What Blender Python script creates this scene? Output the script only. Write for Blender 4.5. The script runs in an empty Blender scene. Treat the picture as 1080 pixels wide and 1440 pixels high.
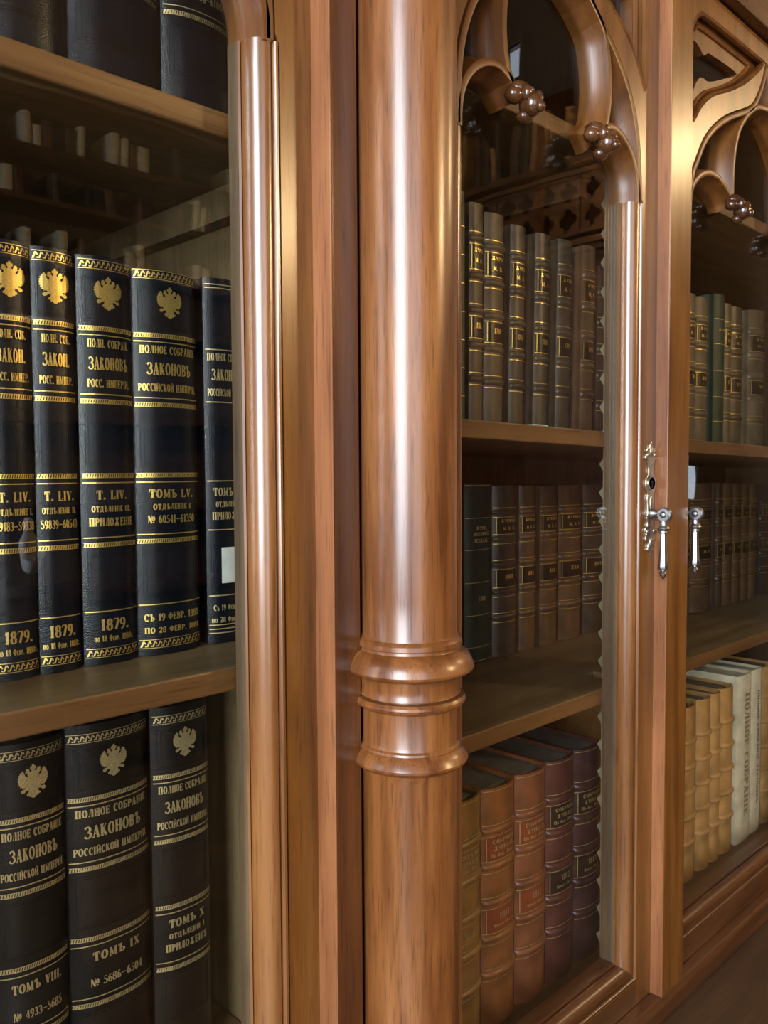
import bpy, bmesh, math, random
from mathutils import Vector, Matrix
from mathutils.geometry import tessellate_polygon

# ------------------------------------------------------------------ camera, world, lights, exposure
SC = bpy.context.scene
COL = SC.collection
H = 1.45                      # eye height above the floor; the scene is laid out from eye level, then raised by H
PI = math.pi
YAW, PITCH, ROLL = math.radians(45.24), math.radians(2.8), math.radians(-0.33)
cam_data = bpy.data.cameras.new('camera')
cam = bpy.data.objects.new('camera', cam_data); COL.objects.link(cam)
cam_data.sensor_fit = 'VERTICAL'; cam_data.sensor_height = 36.0
cam_data.lens = 1190.0 / 1440.0 * 36.0
cam_data.clip_start = 0.02
cam.matrix_world = Matrix.Translation((0, 0, H)) @ Matrix.Rotation(YAW - PI/2, 4, 'Z') @ Matrix.Rotation(PI/2 - PITCH, 4, 'X') @ Matrix.Rotation(ROLL, 4, 'Z')
SC.camera = cam

SC.view_settings.view_transform = 'Standard'; SC.view_settings.look = 'None'
SC.view_settings.gamma = 1.0; SC.view_settings.use_curve_mapping = False
SC.view_settings.exposure = 0.0
world = bpy.data.worlds.new('world'); SC.world = world; world.use_nodes = True
world.node_tree.nodes['Background'].inputs[0].default_value = (0.75, 0.85, 1.0, 1)
world.node_tree.nodes['Background'].inputs[1].default_value = 3.0

def area(name, loc, target, sx, sy, power, col):
    d = bpy.data.lights.new(name, 'AREA'); d.shape = 'RECTANGLE'; d.size = sx; d.size_y = sy
    d.energy = power; d.color = col
    o = bpy.data.objects.new(name, d); COL.objects.link(o)
    o.location = loc
    o.rotation_euler = (Vector(target) - Vector(loc)).to_track_quat('-Z', 'Y').to_euler()
    return o
# daylight by the left-wall window; the weak front lamp is unseen, added as fill
area('daylight_and_fill', (-2.43, -1.05, H + 0.80), (0, -1.05, H + 0.80), 1.5, 2.4, 240, (0.84, 0.92, 1.0))
area('daylight_and_fill', (-1.5, -2.92, H + 0.55), (-1.5, 0, H + 0.55), 1.7, 2.7, 24, (0.86, 0.93, 1.0))
LAMP_POWER = 58

# ------------------------------------------------------------------ materials
def new_mat(name):
    m = bpy.data.materials.new(name); m.use_nodes = True
    nt = m.node_tree
    return m, nt, nt.nodes['Principled BSDF'], nt.links

def wood(name, dark, mid, light, axis='z', rough=0.32, coat=0.35, scale=1.0, fleck=0.35):
    m, nt, b, L = new_mat(name); N = nt.nodes
    tc = N.new('ShaderNodeTexCoord')
    def mapped(sx, sy, sz):
        mp = N.new('ShaderNodeMapping'); L.new(tc.outputs['Object'], mp.inputs[0])
        s = {'z': (sx, sy, sz), 'x': (sz, sy, sx), 'y': (sx, sz, sy)}[axis]
        mp.inputs['Scale'].default_value = [v*scale for v in s]
        return mp.outputs[0]
    n1 = N.new('ShaderNodeTexNoise'); n1.inputs['Scale'].default_value = 1; n1.inputs['Detail'].default_value = 5
    n1.inputs['Distortion'].default_value = 0.6
    L.new(mapped(38, 38, 2.2), n1.inputs['Vector'])
    r1 = N.new('ShaderNodeValToRGB'); L.new(n1.outputs[0], r1.inputs[0])
    e = r1.color_ramp.elements
    e[0].position = 0.30; e[0].color = (*dark, 1); e[1].position = 0.72; e[1].color = (*light, 1)
    k = e.new(0.5); k.color = (*mid, 1)
    n2 = N.new('ShaderNodeTexNoise'); n2.inputs['Scale'].default_value = 1; n2.inputs['Detail'].default_value = 3
    L.new(mapped(420, 420, 22), n2.inputs['Vector'])
    r2 = N.new('ShaderNodeValToRGB'); L.new(n2.outputs[0], r2.inputs[0])
    r2.color_ramp.elements[0].position = 0.30; r2.color_ramp.elements[0].color = (1-fleck,)*3 + (1,)
    r2.color_ramp.elements[1].position = 0.46; r2.color_ramp.elements[1].color = (1, 1, 1, 1)
    n3 = N.new('ShaderNodeTexNoise'); n3.inputs['Scale'].default_value = 1; n3.inputs['Detail'].default_value = 2
    L.new(mapped(14, 14, 5), n3.inputs['Vector'])
    r3 = N.new('ShaderNodeValToRGB'); L.new(n3.outputs[0], r3.inputs[0])
    r3.color_ramp.elements[0].position = 0.32; r3.color_ramp.elements[0].color = (0.72, 0.68, 0.66, 1)
    r3.color_ramp.elements[1].position = 0.6; r3.color_ramp.elements[1].color = (1, 1, 1, 1)
    mx = N.new('ShaderNodeMixRGB'); mx.blend_type = 'MULTIPLY'; mx.inputs[0].default_value = 1
    L.new(r1.outputs[0], mx.inputs[1]); L.new(r2.outputs[0], mx.inputs[2])
    my = N.new('ShaderNodeMixRGB'); my.blend_type = 'MULTIPLY'; my.inputs[0].default_value = 1
    L.new(mx.outputs[0], my.inputs[1]); L.new(r3.outputs[0], my.inputs[2])
    L.new(my.outputs[0], b.inputs['Base Color'])
    b.inputs['Roughness'].default_value = rough
    b.inputs['Coat Weight'].default_value = coat; b.inputs['Coat Roughness'].default_value = 0.22
    bp = N.new('ShaderNodeBump'); bp.inputs['Strength'].default_value = 0.12; bp.inputs['Distance'].default_value = 0.0008
    L.new(n2.outputs[0], bp.inputs['Height']); L.new(bp.outputs[0], b.inputs['Normal'])
    return m

def leather(name, col, rough=0.42, var=0.35, bump=0.35, scale=900, wear=None, wearpos=0.62, spec=0.5):
    m, nt, b, L = new_mat(name); N = nt.nodes
    tc = N.new('ShaderNodeTexCoord')
    n = N.new('ShaderNodeTexNoise'); n.inputs['Scale'].default_value = 28; n.inputs['Detail'].default_value = 6
    L.new(tc.outputs['Object'], n.inputs['Vector'])
    r = N.new('ShaderNodeValToRGB'); L.new(n.outputs[0], r.inputs[0])
    e = r.color_ramp.elements
    e[0].position = 0.3; e[0].color = tuple(c*(1-var) for c in col) + (1,)
    e[1].position = wearpos; e[1].color = tuple(min(1, c*(1+var)) for c in col) + (1,)
    if wear: k = e.new(min(0.98, wearpos+0.12)); k.color = (*wear, 1)
    L.new(r.outputs[0], b.inputs['Base Color'])
    v = N.new('ShaderNodeTexVoronoi'); v.inputs['Scale'].default_value = scale
    L.new(tc.outputs['Object'], v.inputs['Vector'])
    bp = N.new('ShaderNodeBump'); bp.inputs['Strength'].default_value = bump; bp.inputs['Distance'].default_value = 0.0006
    L.new(v.outputs['Distance'], bp.inputs['Height']); L.new(bp.outputs[0], b.inputs['Normal'])
    b.inputs['Roughness'].default_value = rough; b.inputs['Specular IOR Level'].default_value = spec
    return m

def plain(name, col, rough=0.6, metal=0.0, noise=0.15, nscale=60, emit=None, estr=0):
    m, nt, b, L = new_mat(name); N = nt.nodes
    tc = N.new('ShaderNodeTexCoord')
    n = N.new('ShaderNodeTexNoise'); n.inputs['Scale'].default_value = nscale; n.inputs['Detail'].default_value = 4
    L.new(tc.outputs['Object'], n.inputs['Vector'])
    r = N.new('ShaderNodeValToRGB'); L.new(n.outputs[0], r.inputs[0])
    e = r.color_ramp.elements
    e[0].position = .3; e[0].color = tuple(c*(1-noise) for c in col) + (1,)
    e[1].position = .7; e[1].color = tuple(min(1, c*(1+noise)) for c in col) + (1,)
    L.new(r.outputs[0], b.inputs['Base Color'])
    b.inputs['Roughness'].default_value = rough; b.inputs['Metallic'].default_value = metal
    if emit:
        b.inputs['Emission Color'].default_value = (*emit, 1); b.inputs['Emission Strength'].default_value = estr
    return m

def glass_mat():
    m = bpy.data.materials.new('old_window_glass'); m.use_nodes = True
    nt = m.node_tree; N = nt.nodes; L = nt.links
    N.remove(N['Principled BSDF']); out = N['Material Output']
    tr = N.new('ShaderNodeBsdfTransparent'); tr.inputs[0].default_value = (0.97, 0.98, 0.965, 1)
    gl = N.new('ShaderNodeBsdfGlossy'); gl.inputs['Roughness'].default_value = 0.012
    ge = N.new('ShaderNodeNewGeometry')
    dt = N.new('ShaderNodeVectorMath'); dt.operation = 'DOT_PRODUCT'
    L.new(ge.outputs['Normal'], dt.inputs[0]); L.new(ge.outputs['Incoming'], dt.inputs[1])
    def mth(op, x, y=None):
        q = N.new('ShaderNodeMath'); q.operation = op
        for i, v in enumerate((x, y)):
            if v is None: continue
            if isinstance(v, (int, float)): q.inputs[i].default_value = v
            else: L.new(v, q.inputs[i])
        return q.outputs[0]
    ab = mth('ABSOLUTE', dt.outputs['Value'])
    f5 = mth('POWER', mth('SUBTRACT', 1.0, ab), 5.0)          # Schlick's term for a pane of index 1.5
    fres = mth('ADD', mth('MULTIPLY', f5, 0.96), 0.042)
    tc = N.new('ShaderNodeTexCoord'); n = N.new('ShaderNodeTexNoise'); n.inputs['Scale'].default_value = 7; n.inputs['Detail'].default_value = 1
    L.new(tc.outputs['Object'], n.inputs['Vector'])
    bp = N.new('ShaderNodeBump'); bp.inputs['Strength'].default_value = 0.05; bp.inputs['Distance'].default_value = 0.01
    L.new(n.outputs[0], bp.inputs['Height']); L.new(bp.outputs[0], gl.inputs['Normal'])
    mx = N.new('ShaderNodeMixShader')
    L.new(fres, mx.inputs[0]); L.new(tr.outputs[0], mx.inputs[1]); L.new(gl.outputs[0], mx.inputs[2])
    L.new(mx.outputs[0], out.inputs[0])
    return m

M = {}
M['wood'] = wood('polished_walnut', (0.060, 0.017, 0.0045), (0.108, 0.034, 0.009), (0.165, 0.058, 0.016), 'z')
M['edge'] = wood('window_lit_edge', (0.20, 0.068, 0.023), (0.29, 0.112, 0.042), (0.37, 0.155, 0.062), 'z', rough=0.4, coat=0.2)  # window light painted into the colour: lighter, pinker walnut for the left-facing sides
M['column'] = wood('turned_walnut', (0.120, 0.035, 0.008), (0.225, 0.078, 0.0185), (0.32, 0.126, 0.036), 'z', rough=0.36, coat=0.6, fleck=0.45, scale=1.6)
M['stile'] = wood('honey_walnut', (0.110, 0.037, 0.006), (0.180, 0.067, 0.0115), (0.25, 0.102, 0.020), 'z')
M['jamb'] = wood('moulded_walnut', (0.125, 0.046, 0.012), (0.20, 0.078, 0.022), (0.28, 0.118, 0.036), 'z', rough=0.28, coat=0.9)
M['rebate'] = wood('dull_rebate_wood', (0.070, 0.040, 0.018), (0.105, 0.064, 0.031), (0.145, 0.092, 0.046), 'z', rough=0.65, coat=0.0)
M['frieze'] = wood('dull_frieze_wood', (0.085, 0.034, 0.010), (0.14, 0.060, 0.018), (0.20, 0.090, 0.030), 'y', rough=0.75, coat=0.0)
M['woodx'] = wood('polished_walnut_rail', (0.045, 0.014, 0.004), (0.085, 0.029, 0.008), (0.130, 0.048, 0.014), 'x')
M['carved'] = wood('carved_walnut', (0.090, 0.029, 0.0055), (0.148, 0.051, 0.0095), (0.205, 0.080, 0.016), 'z', rough=0.38, coat=0.12, fleck=0.25)
M['boss'] = wood('dark_carved_walnut', (0.045, 0.016, 0.006), (0.085, 0.031, 0.010), (0.14, 0.055, 0.018), 'z', rough=0.22, coat=0.7, fleck=0.2)
M['shelf'] = wood('shelf_walnut', (0.090, 0.036, 0.010), (0.15, 0.064, 0.0175), (0.205, 0.093, 0.028), 'x', rough=0.45, coat=0.1)
M['shelf_top'] = wood('dull_shelf_top', (0.115, 0.072, 0.030), (0.165, 0.108, 0.047), (0.215, 0.148, 0.068), 'x', rough=0.5, coat=0.05)
M['inside'] = wood('cabinet_lining', (0.105, 0.068, 0.028), (0.155, 0.105, 0.046), (0.21, 0.145, 0.068), 'z', rough=0.6, coat=0.0)
M['back'] = wood('cabinet_back', (0.05, 0.027, 0.012), (0.085, 0.046, 0.02), (0.12, 0.066, 0.03), 'z', rough=0.7, coat=0.0)
M['rack'] = wood('pale_rack_wood', (0.20, 0.155, 0.085), (0.27, 0.215, 0.125), (0.33, 0.27, 0.165), 'z', rough=0.65, coat=0.0)
M['ledge'] = wood('dark_ledge', (0.034, 0.0145, 0.005), (0.054, 0.0235, 0.0075), (0.074, 0.033, 0.011), 'x', rough=0.6, coat=0.05)
M['navy'] = leather('blue_black_goatskin', (0.0030, 0.0048, 0.0080), rough=0.27, bump=0.24, scale=950, spec=0.42)
M['black'] = leather('brown_black_goatskin', (0.0080, 0.0062, 0.0045), rough=0.36, bump=0.2, scale=950, spec=0.36)
M['green'] = leather('dark_green_leather', (0.010, 0.024, 0.014), rough=0.45)
M['tan'] = leather('tan_calf', (0.235, 0.115, 0.030), rough=0.35, bump=0.12)
M['russet'] = leather('russet_calf', (0.215, 0.075, 0.022), rough=0.33, bump=0.12)
M['chestnut'] = leather('chestnut_calf', (0.185, 0.062, 0.026), rough=0.33, bump=0.12)
M['maroon'] = leather('maroon_calf', (0.085, 0.028, 0.020), rough=0.33, bump=0.12)
M['plum'] = leather('dark_plum_calf', (0.050, 0.020, 0.018), rough=0.35, bump=0.12)
M['grey'] = leather('grey_brown_calf', (0.098, 0.064, 0.032), rough=0.45, bump=0.15, wear=(0.165, 0.118, 0.062))
M['taupe'] = leather('taupe_calf', (0.060, 0.041, 0.023), rough=0.42, bump=0.15)
M['umber'] = leather('umber_calf', (0.098, 0.050, 0.024), rough=0.40, bump=0.15)
M['darkumber'] = leather('dark_umber_calf', (0.050, 0.031, 0.020), rough=0.38, bump=0.15)
M['label_dark'] = leather('dark_title_leather', (0.022, 0.013, 0.009), rough=0.32, bump=0.1)
M['label_red'] = leather('red_title_leather', (0.20, 0.045, 0.015), rough=0.32, bump=0.1)
M['vellum'] = leather('stained_vellum', (0.36, 0.185, 0.058), rough=0.5, var=0.35, bump=0.1, wear=(0.50, 0.33, 0.14))
M['paper'] = plain('cream_paper_wrapper', (0.55, 0.475, 0.33), 0.8, noise=0.2, nscale=40)
M['label_paper'] = plain('white_paper_label', (0.55, 0.55, 0.48), 0.8)
M['pages'] = plain('dusty_page_edges', (0.10, 0.095, 0.075), 0.85, noise=0.3, nscale=90)
M['pages_dark'] = plain('dark_page_edges', (0.040, 0.034, 0.026), 0.8, noise=0.3, nscale=90)
M['pages_pale'] = plain('pale_page_edges', (0.42, 0.42, 0.36), 0.85, noise=0.2, nscale=90)
M['gilt'] = plain('gilt', (0.88, 0.60, 0.17), 0.36, metal=0.85, noise=0.18, nscale=900)
M['gilt_pale'] = plain('worn_gilt', (0.62, 0.47, 0.22), 0.42, metal=0.7, noise=0.25, nscale=900)
M['ink'] = plain('printing_ink', (0.10, 0.09, 0.08), 0.8)
M['ink_brown'] = plain('faded_brown_ink', (0.22, 0.16, 0.09), 0.8)
M['brass'] = plain('tarnished_nickel', (0.42, 0.36, 0.28), 0.33, metal=0.9, noise=0.3, nscale=250)
M['steel'] = plain('polished_nickel', (0.34, 0.34, 0.35), 0.36, metal=1.0, noise=0.08, nscale=120)
M['blackhole'] = plain('keyhole_dark', (0.004, 0.004, 0.004), 0.9)
M['glass'] = glass_mat()
M['plaster'] = plain('warm_plaster', (0.26, 0.17, 0.10), 0.9, noise=0.06, nscale=3)
M['parquet'] = wood('oak_parquet', (0.12, 0.06, 0.025), (0.18, 0.095, 0.04), (0.25, 0.14, 0.06), 'x', rough=0.3)
M['ceiling'] = wood('oak_ceiling', (0.13, 0.065, 0.025), (0.19, 0.10, 0.04), (0.25, 0.14, 0.06), 'x', rough=0.5)
M['marble'] = plain('white_marble', (0.86, 0.87, 0.89), 0.45, noise=0.05, nscale=12)
M['lampglass'] = plain('opal_lamp_glass', (1, 0.8, 0.5), 0.3, emit=(1.0, 0.66, 0.30), estr=7)

# ------------------------------------------------------------------ mesh helpers
def link(name, bm, mat, parent=None, smooth=False, bevel=0, mats=None):
    me = bpy.data.meshes.new(name)
    bmesh.ops.recalc_face_normals(bm, faces=bm.faces[:])
    bm.to_mesh(me); bm.free()
    for mm in (mats or [mat]): me.materials.append(mm)
    o = bpy.data.objects.new(name, me); COL.objects.link(o)
    if parent: o.parent = parent
    if smooth:
        for p in me.polygons: p.use_smooth = True
        try: me.set_sharp_from_angle(angle=math.radians(smooth if smooth > 1 else 40))
        except Exception: pass
    if bevel:
        md = o.modifiers.new('bevel', 'BEVEL'); md.width = bevel; md.segments = 2; md.limit_method = 'ANGLE'; md.angle_limit = math.radians(40)
    return o

def tag(o, label=None, cat=None, group=None, kind=None):
    if label: o['label'] = label
    if cat: o['category'] = cat
    if group: o['group'] = group
    if kind: o['kind'] = kind
    return o

def thing(name, loc, label, cat, group=None):
    o = bpy.data.objects.new(name, None); COL.objects.link(o); o.location = loc; o.empty_display_size = 0.05
    return tag(o, label, cat, group)

def box(bm, x0, x1, y0, y1, z0, z1):
    v = [bm.verts.new(p) for p in ((x0,y0,z0),(x1,y0,z0),(x1,y1,z0),(x0,y1,z0),(x0,y0,z1),(x1,y0,z1),(x1,y1,z1),(x0,y1,z1))]
    for f in ((0,3,2,1),(4,5,6,7),(0,1,5,4),(1,2,6,5),(2,3,7,6),(3,0,4,7)): bm.faces.new([v[i] for i in f])

def boxes(name, lst, mat, parent=None, bevel=0):
    bm = bmesh.new()
    for b in lst: box(bm, *b)
    return link(name, bm, mat, parent, bevel=bevel)

def loft(bm, rings, closed_ring=True, cap=True):
    vs = [[bm.verts.new(p) for p in r] for r in rings]
    n = len(rings[0])
    for a, b in zip(vs, vs[1:]):
        for i in range(n if closed_ring else n-1):
            j = (i+1) % n
            bm.faces.new((a[i], a[j], b[j], b[i]))
    if cap and closed_ring:
        bm.faces.new(vs[0][::-1]); bm.faces.new(vs[-1])
    return vs

def lathe(bm, prof, seg=48, cx=0, cy=0, cz=0, axis='z'):
    rings = []
    for r, t in prof:
        ring = []
        for k in range(seg):
            a = 2*PI*k/seg
            p = (r*math.cos(a), r*math.sin(a), t)
            if axis == 'y': p = (p[0], p[2], p[1])
            if axis == 'x': p = (p[2], p[0], p[1])
            ring.append((cx+p[0], cy+p[1], cz+p[2]))
        rings.append(ring)
    loft(bm, rings)

def crom(pts, n=6):
    out = []
    P = [Vector(p) for p in pts]
    for i in range(len(P)-1):
        p0 = P[i-1] if i else P[0]*2-P[1]; p1 = P[i]; p2 = P[i+1]; p3 = P[i+2] if i+2 < len(P) else P[-1]*2-P[-2]
        for k in range(n):
            t = k/n
            out.append(0.5*((2*p1)+(p2-p0)*t+(2*p0-5*p1+4*p2-p3)*t*t+(3*p1-p0-3*p2+p3)*t**3))
    out.append(P[-1])
    return [tuple(p) for p in out]

def sweep(bm, path, prof, cap=True, taper=None):
    """sweep a profile of (offset to the right of the path, depth y) along a path of (x, z)"""
    n = len(path); rings = []
    for i in range(n):
        p = Vector(path[i])
        d1 = (p-Vector(path[i-1])).normalized() if i else None
        d2 = (Vector(path[i+1])-p).normalized() if i < n-1 else None
        d1 = d1 or d2; d2 = d2 or d1
        n1 = Vector((d1.y, -d1.x)); n2 = Vector((d2.y, -d2.x))
        m = (n1+n2).normalized(); m = m/max(0.35, m.dot(n1))
        s = taper[i] if taper else 1.0
        rings.append([(p.x+m.x*e*s, y, p.y+m.y*e*s) for e, y in prof])
    vs = [[bm.verts.new(p) for p in r] for r in rings]
    k = len(prof)
    for a, b in zip(vs, vs[1:]):
        for i in range(k):
            j = (i+1) % k
            bm.faces.new((a[i], a[j], b[j], b[i]))
    if cap:
        bm.faces.new(vs[0][::-1]); bm.faces.new(vs[-1])

def fill2d(name, contours, y0, y1, mat, parent=None, bevel=0):
    """flat board with holes: contours in (x, z), thickness from y0 to y1"""
    cu = bpy.data.curves.new(name, 'CURVE'); cu.dimensions = '2D'; cu.fill_mode = 'BOTH'
    cu.extrude = (y1-y0)/2-bevel; cu.bevel_depth = bevel; cu.bevel_resolution = 1; cu.offset = -bevel
    for c in contours:
        sp = cu.splines.new('POLY'); sp.points.add(len(c)-1); sp.use_cyclic_u = True
        for q, p in zip(sp.points, c): q.co = (p[0], p[1], 0, 1)
    tmp = bpy.data.objects.new(name, cu); COL.objects.link(tmp)
    me = bpy.data.meshes.new_from_object(tmp.evaluated_get(bpy.context.evaluated_depsgraph_get()))
    bpy.data.objects.remove(tmp); bpy.data.curves.remove(cu)
    for v in me.vertices: v.co = Vector((v.co.x, (y0+y1)/2 - v.co.z, v.co.y))
    me.name = name; me.materials.clear(); me.materials.append(mat)
    bm = bmesh.new(); bm.from_mesh(me); bmesh.ops.remove_doubles(bm, verts=bm.verts[:], dist=1e-6); bmesh.ops.recalc_face_normals(bm, faces=bm.faces[:]); bm.to_mesh(me); bm.free()
    for p in me.polygons: p.use_smooth = False
    o = bpy.data.objects.new(name, me); COL.objects.link(o)
    if parent: o.parent = parent
    return o

def ball(bm, c, r, sub=2, sc=(1,1,1)):
    mt = Matrix.Translation(c) @ Matrix.Diagonal((sc[0], sc[1], sc[2], 1))
    bmesh.ops.create_icosphere(bm, subdivisions=sub, radius=r, matrix=mt)

def tube(bm, pts, rad, seg=8):
    rings = []
    P = [Vector(p) for p in pts]
    for i, p in enumerate(P):
        d = (P[min(i+1, len(P)-1)]-P[max(i-1, 0)]).normalized()
        a = d.orthogonal().normalized() if abs(d.z) < 0.99 else Vector((1,0,0))
        if i and True:
            a = (pa - d*pa.dot(d)).normalized()
        pa = a; b = d.cross(a)
        r = rad[i] if isinstance(rad, (list, tuple)) else rad
        rings.append([tuple(p+a*r*math.cos(2*PI*k/seg)+b*r*math.sin(2*PI*k/seg)) for k in range(seg)])
    loft(bm, rings)

# ------------------------------------------------------------------ lettering: a bold slab-serif stroke face
TK, TN = 0.25, 0.10
def _ell(cx, cy, rx, ry, a0=0, a1=360, n=18):
    return [(cx+rx*math.cos(math.radians(a0+(a1-a0)*k/n)), cy+ry*math.sin(math.radians(a0+(a1-a0)*k/n))) for k in range(n+1)]
def _S(x): return ('s', [(x, 0), (x, 1)])
def _h(x0, x1, y): return ('n', [(x0, y), (x1, y)])
GL = {
 'А': (.74, [('k', [(.37, 1), (.60, 0)]), ('n', [(.37, 1), (.13, 0)]), _h(.2, .55, .33), _h(0, .26, .04), _h(.44, .76, .04)]),
 'Б': (.66, [_S(.16), _h(.16, .58, .95), ('n', [(.58, .95), (.58, .74)]), ('a', _ell(.2, .29, .36, .25, 90, -90, 10)), ('n', [(.16, .54), (.22, .54)])]),
 'В': (.66, [_S(.16), ('a', _ell(.2, .74, .31, .22, 90, -90, 8)), ('a', _ell(.2, .28, .37, .24, 90, -90, 8))]),
 'Г': (.58, [_S(.16), _h(.16, .54, .95), ('n', [(.53, .95), (.53, .7)])]),
 'Д': (.76, [('k', [(.58, .05), (.58, 1)]), ('n', [(.26, 1), (.16, .08)]), _h(.22, .62, .95), _h(.02, .74, .07), ('n', [(.05, .1), (.05, -.16)]), ('n', [(.71, .1), (.71, -.16)])]),
 'Е': (.62, [_S(.16), _h(.16, .56, .95), _h(.16, .44, .52), _h(.16, .58, .05), ('n', [(.55, .95), (.55, .74)]), ('n', [(.57, .05), (.57, .28)]), ('n', [(.43, .4), (.43, .64)])]),
 'Ж': (1.0, [_S(.5), ('k', [(.5, .5), (.16, .05)]), ('k', [(.5, .5), (.84, .05)]), ('n', [(.5, .5), (.2, .95)]), ('n', [(.5, .5), (.8, .95)])]),
 'З': (.58, [('a', _ell(.24, .74, .24, .22, 160, -90, 10)), ('a', _ell(.24, .28, .29, .24, 90, -160, 10))]),
 'И': (.78, [_S(.16), _S(.62), ('n', [(.16, .12), (.62, .88)])]),
 'І': (.32, [_S(.16)]),
 'К': (.72, [_S(.16), ('n', [(.2, .46), (.56, .95)]), ('k', [(.3, .55), (.56, .05)]), _h(.44, .7, .04)]),
 'Л': (.72, [('k', [(.56, 0), (.56, 1)]), ('n', [(.3, .97), (.22, .3), (.12, .07), (.03, .1)]), _h(.24, .66, .95), _h(.42, .7, .04)]),
 'М': (.92, [('n', [(.14, 0), (.16, 1)]), _S(.74), ('k', [(.18, .96), (.44, .1)]), ('n', [(.44, .1), (.72, .96)]), _h(.02, .28, .04)]),
 'Н': (.76, [_S(.16), _S(.6), _h(.16, .6, .52)]),
 'О': (.70, [('a', _ell(.35, .5, .25, .46, 0, 360, 20))]),
 'П': (.76, [_S(.16), _S(.6), _h(.16, .6, .95)]),
 'Р': (.62, [_S(.16), ('a', _ell(.2, .70, .34, .26, 90, -90, 10))]),
 'С': (.66, [('a', _ell(.35, .5, .25, .46, 50, 310, 16)), ('n', [(.56, .98), (.56, .7)])]),
 'Т': (.68, [_S(.34), _h(.04, .64, .95), ('n', [(.05, .95), (.05, .68)]), ('n', [(.63, .95), (.63, .68)])]),
 'У': (.68, [('k', [(.14, .97), (.38, .4)]), ('n', [(.58, .97), (.32, .1), (.16, .08)]), _h(.02, .26, .96), _h(.46, .7, .96)]),
 'Ф': (.86, [_S(.43), ('a', _ell(.43, .52, .33, .28, 0, 360, 18))]),
 'Ъ': (.74, [('s', [(.28, 0), (.28, 1)]), _h(.04, .28, .95), ('n', [(.05, .95), (.05, .72)]), ('a', _ell(.32, .28, .32, .24, 90, -90, 10))]),
 'Ѣ': (.76, [('s', [(.30, 0), (.30, 1.06)]), _h(.06, .58, .78), ('a', _ell(.34, .28, .32, .24, 90, -90, 10))]),
 'Я': (.66, [_S(.5), ('a', _ell(.44, .72, .32, .24, 90, 270, 10)), ('k', [(.4, .48), (.14, .03)])]),
 'Ы': (.92, [_S(.16), ('a', _ell(.2, .28, .28, .24, 90, -90, 10)), _S(.76)]),
 'Ь': (.60, [_S(.16), ('a', _ell(.2, .28, .32, .24, 90, -90, 10))]),
 'V': (.70, [('k', [(.15, .97), (.37, .02)]), ('n', [(.37, .02), (.58, .97)]), _h(.02, .28, .96), _h(.46, .72, .96)]),
 'X': (.74, [('k', [(.16, .96), (.58, .04)]), ('n', [(.58, .96), (.16, .04)]), _h(.02, .3, .96), _h(.46, .72, .96), _h(.02, .3, .04), _h(.46, .72, .04)]),
 'L': (.60, [_S(.16), _h(.16, .56, .05), ('n', [(.55, .05), (.55, .3)])]),
 '№': (1.2, [('n', [(.14, 0), (.14, 1)]), ('n', [(.6, 0), (.6, 1)]), ('k', [(.14, .95), (.6, .05)]), ('a', _ell(.92, .58, .16, .24, 0, 360, 12)), _h(.78, 1.06, .14)]),
 '—': (.8, [_h(.05, .75, .46)]), '-': (.4, [_h(.05, .35, .46)]), '.': (.28, [('k', [(.12, 0), (.12, .2)])]), ' ': (.42, []),
 '0': (.62, [('a', _ell(.31, .5, .21, .46, 0, 360, 18))]),
 '1': (.46, [_S(.24), ('n', [(.24, .95), (.06, .76)])]),
 '2': (.60, [('a', _ell(.3, .72, .2, .24, 160, -40, 10)+[(.1, .06)]), ('k', [(.1, .08), (.54, .08)])]),
 '3': (.58, [('a', _ell(.26, .74, .2, .22, 150, -90, 9)), ('a', _ell(.26, .28, .25, .24, 90, -150, 9))]),
 '4': (.62, [_S(.42), ('n', [(.42, .96), (.05, .3), (.6, .3)])]),
 '5': (.58, [('n', [(.5, .95), (.15, .95), (.13, .52)]), ('a', _ell(.24, .31, .26, .27, 110, -150, 12))]),
 '6': (.60, [('a', _ell(.31, .3, .2, .26, 0, 360, 14)), ('a', [(.11, .3), (.13, .62), (.28, .92), (.48, .95)])]),
 '7': (.56, [('n', [(.05, .76), (.07, .95), (.52, .95)]), ('k', [(.5, .92), (.24, .02)])]),
 '8': (.60, [('a', _ell(.3, .74, .19, .22, 0, 360, 12)), ('a', _ell(.3, .27, .23, .25, 0, 360, 12))]),
 '9': (.60, [('a', _ell(.3, .69, .2, .26, 0, 360, 14)), ('a', [(.5, .69), (.47, .36), (.32, .07), (.12, .04)])]),
}
for a, b in zip('ABEKMHOPCTXI', 'АВЕКМНОРСТXІ'): GL.setdefault(a, GL[b])
GL['Й'] = (GL['И'][0], GL['И'][1]+[('n', [(.26, 1.14), (.39, 1.08), (.52, 1.14)])])
GL['I'] = GL['І']

def text_width(s):
    w = 0
    for ch in s:
        k = 0.74 if ch.islower() else 1.0
        w += GL[ch.upper() if ch.islower() else ch][0]*k + 0.09
    return w - 0.09

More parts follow.
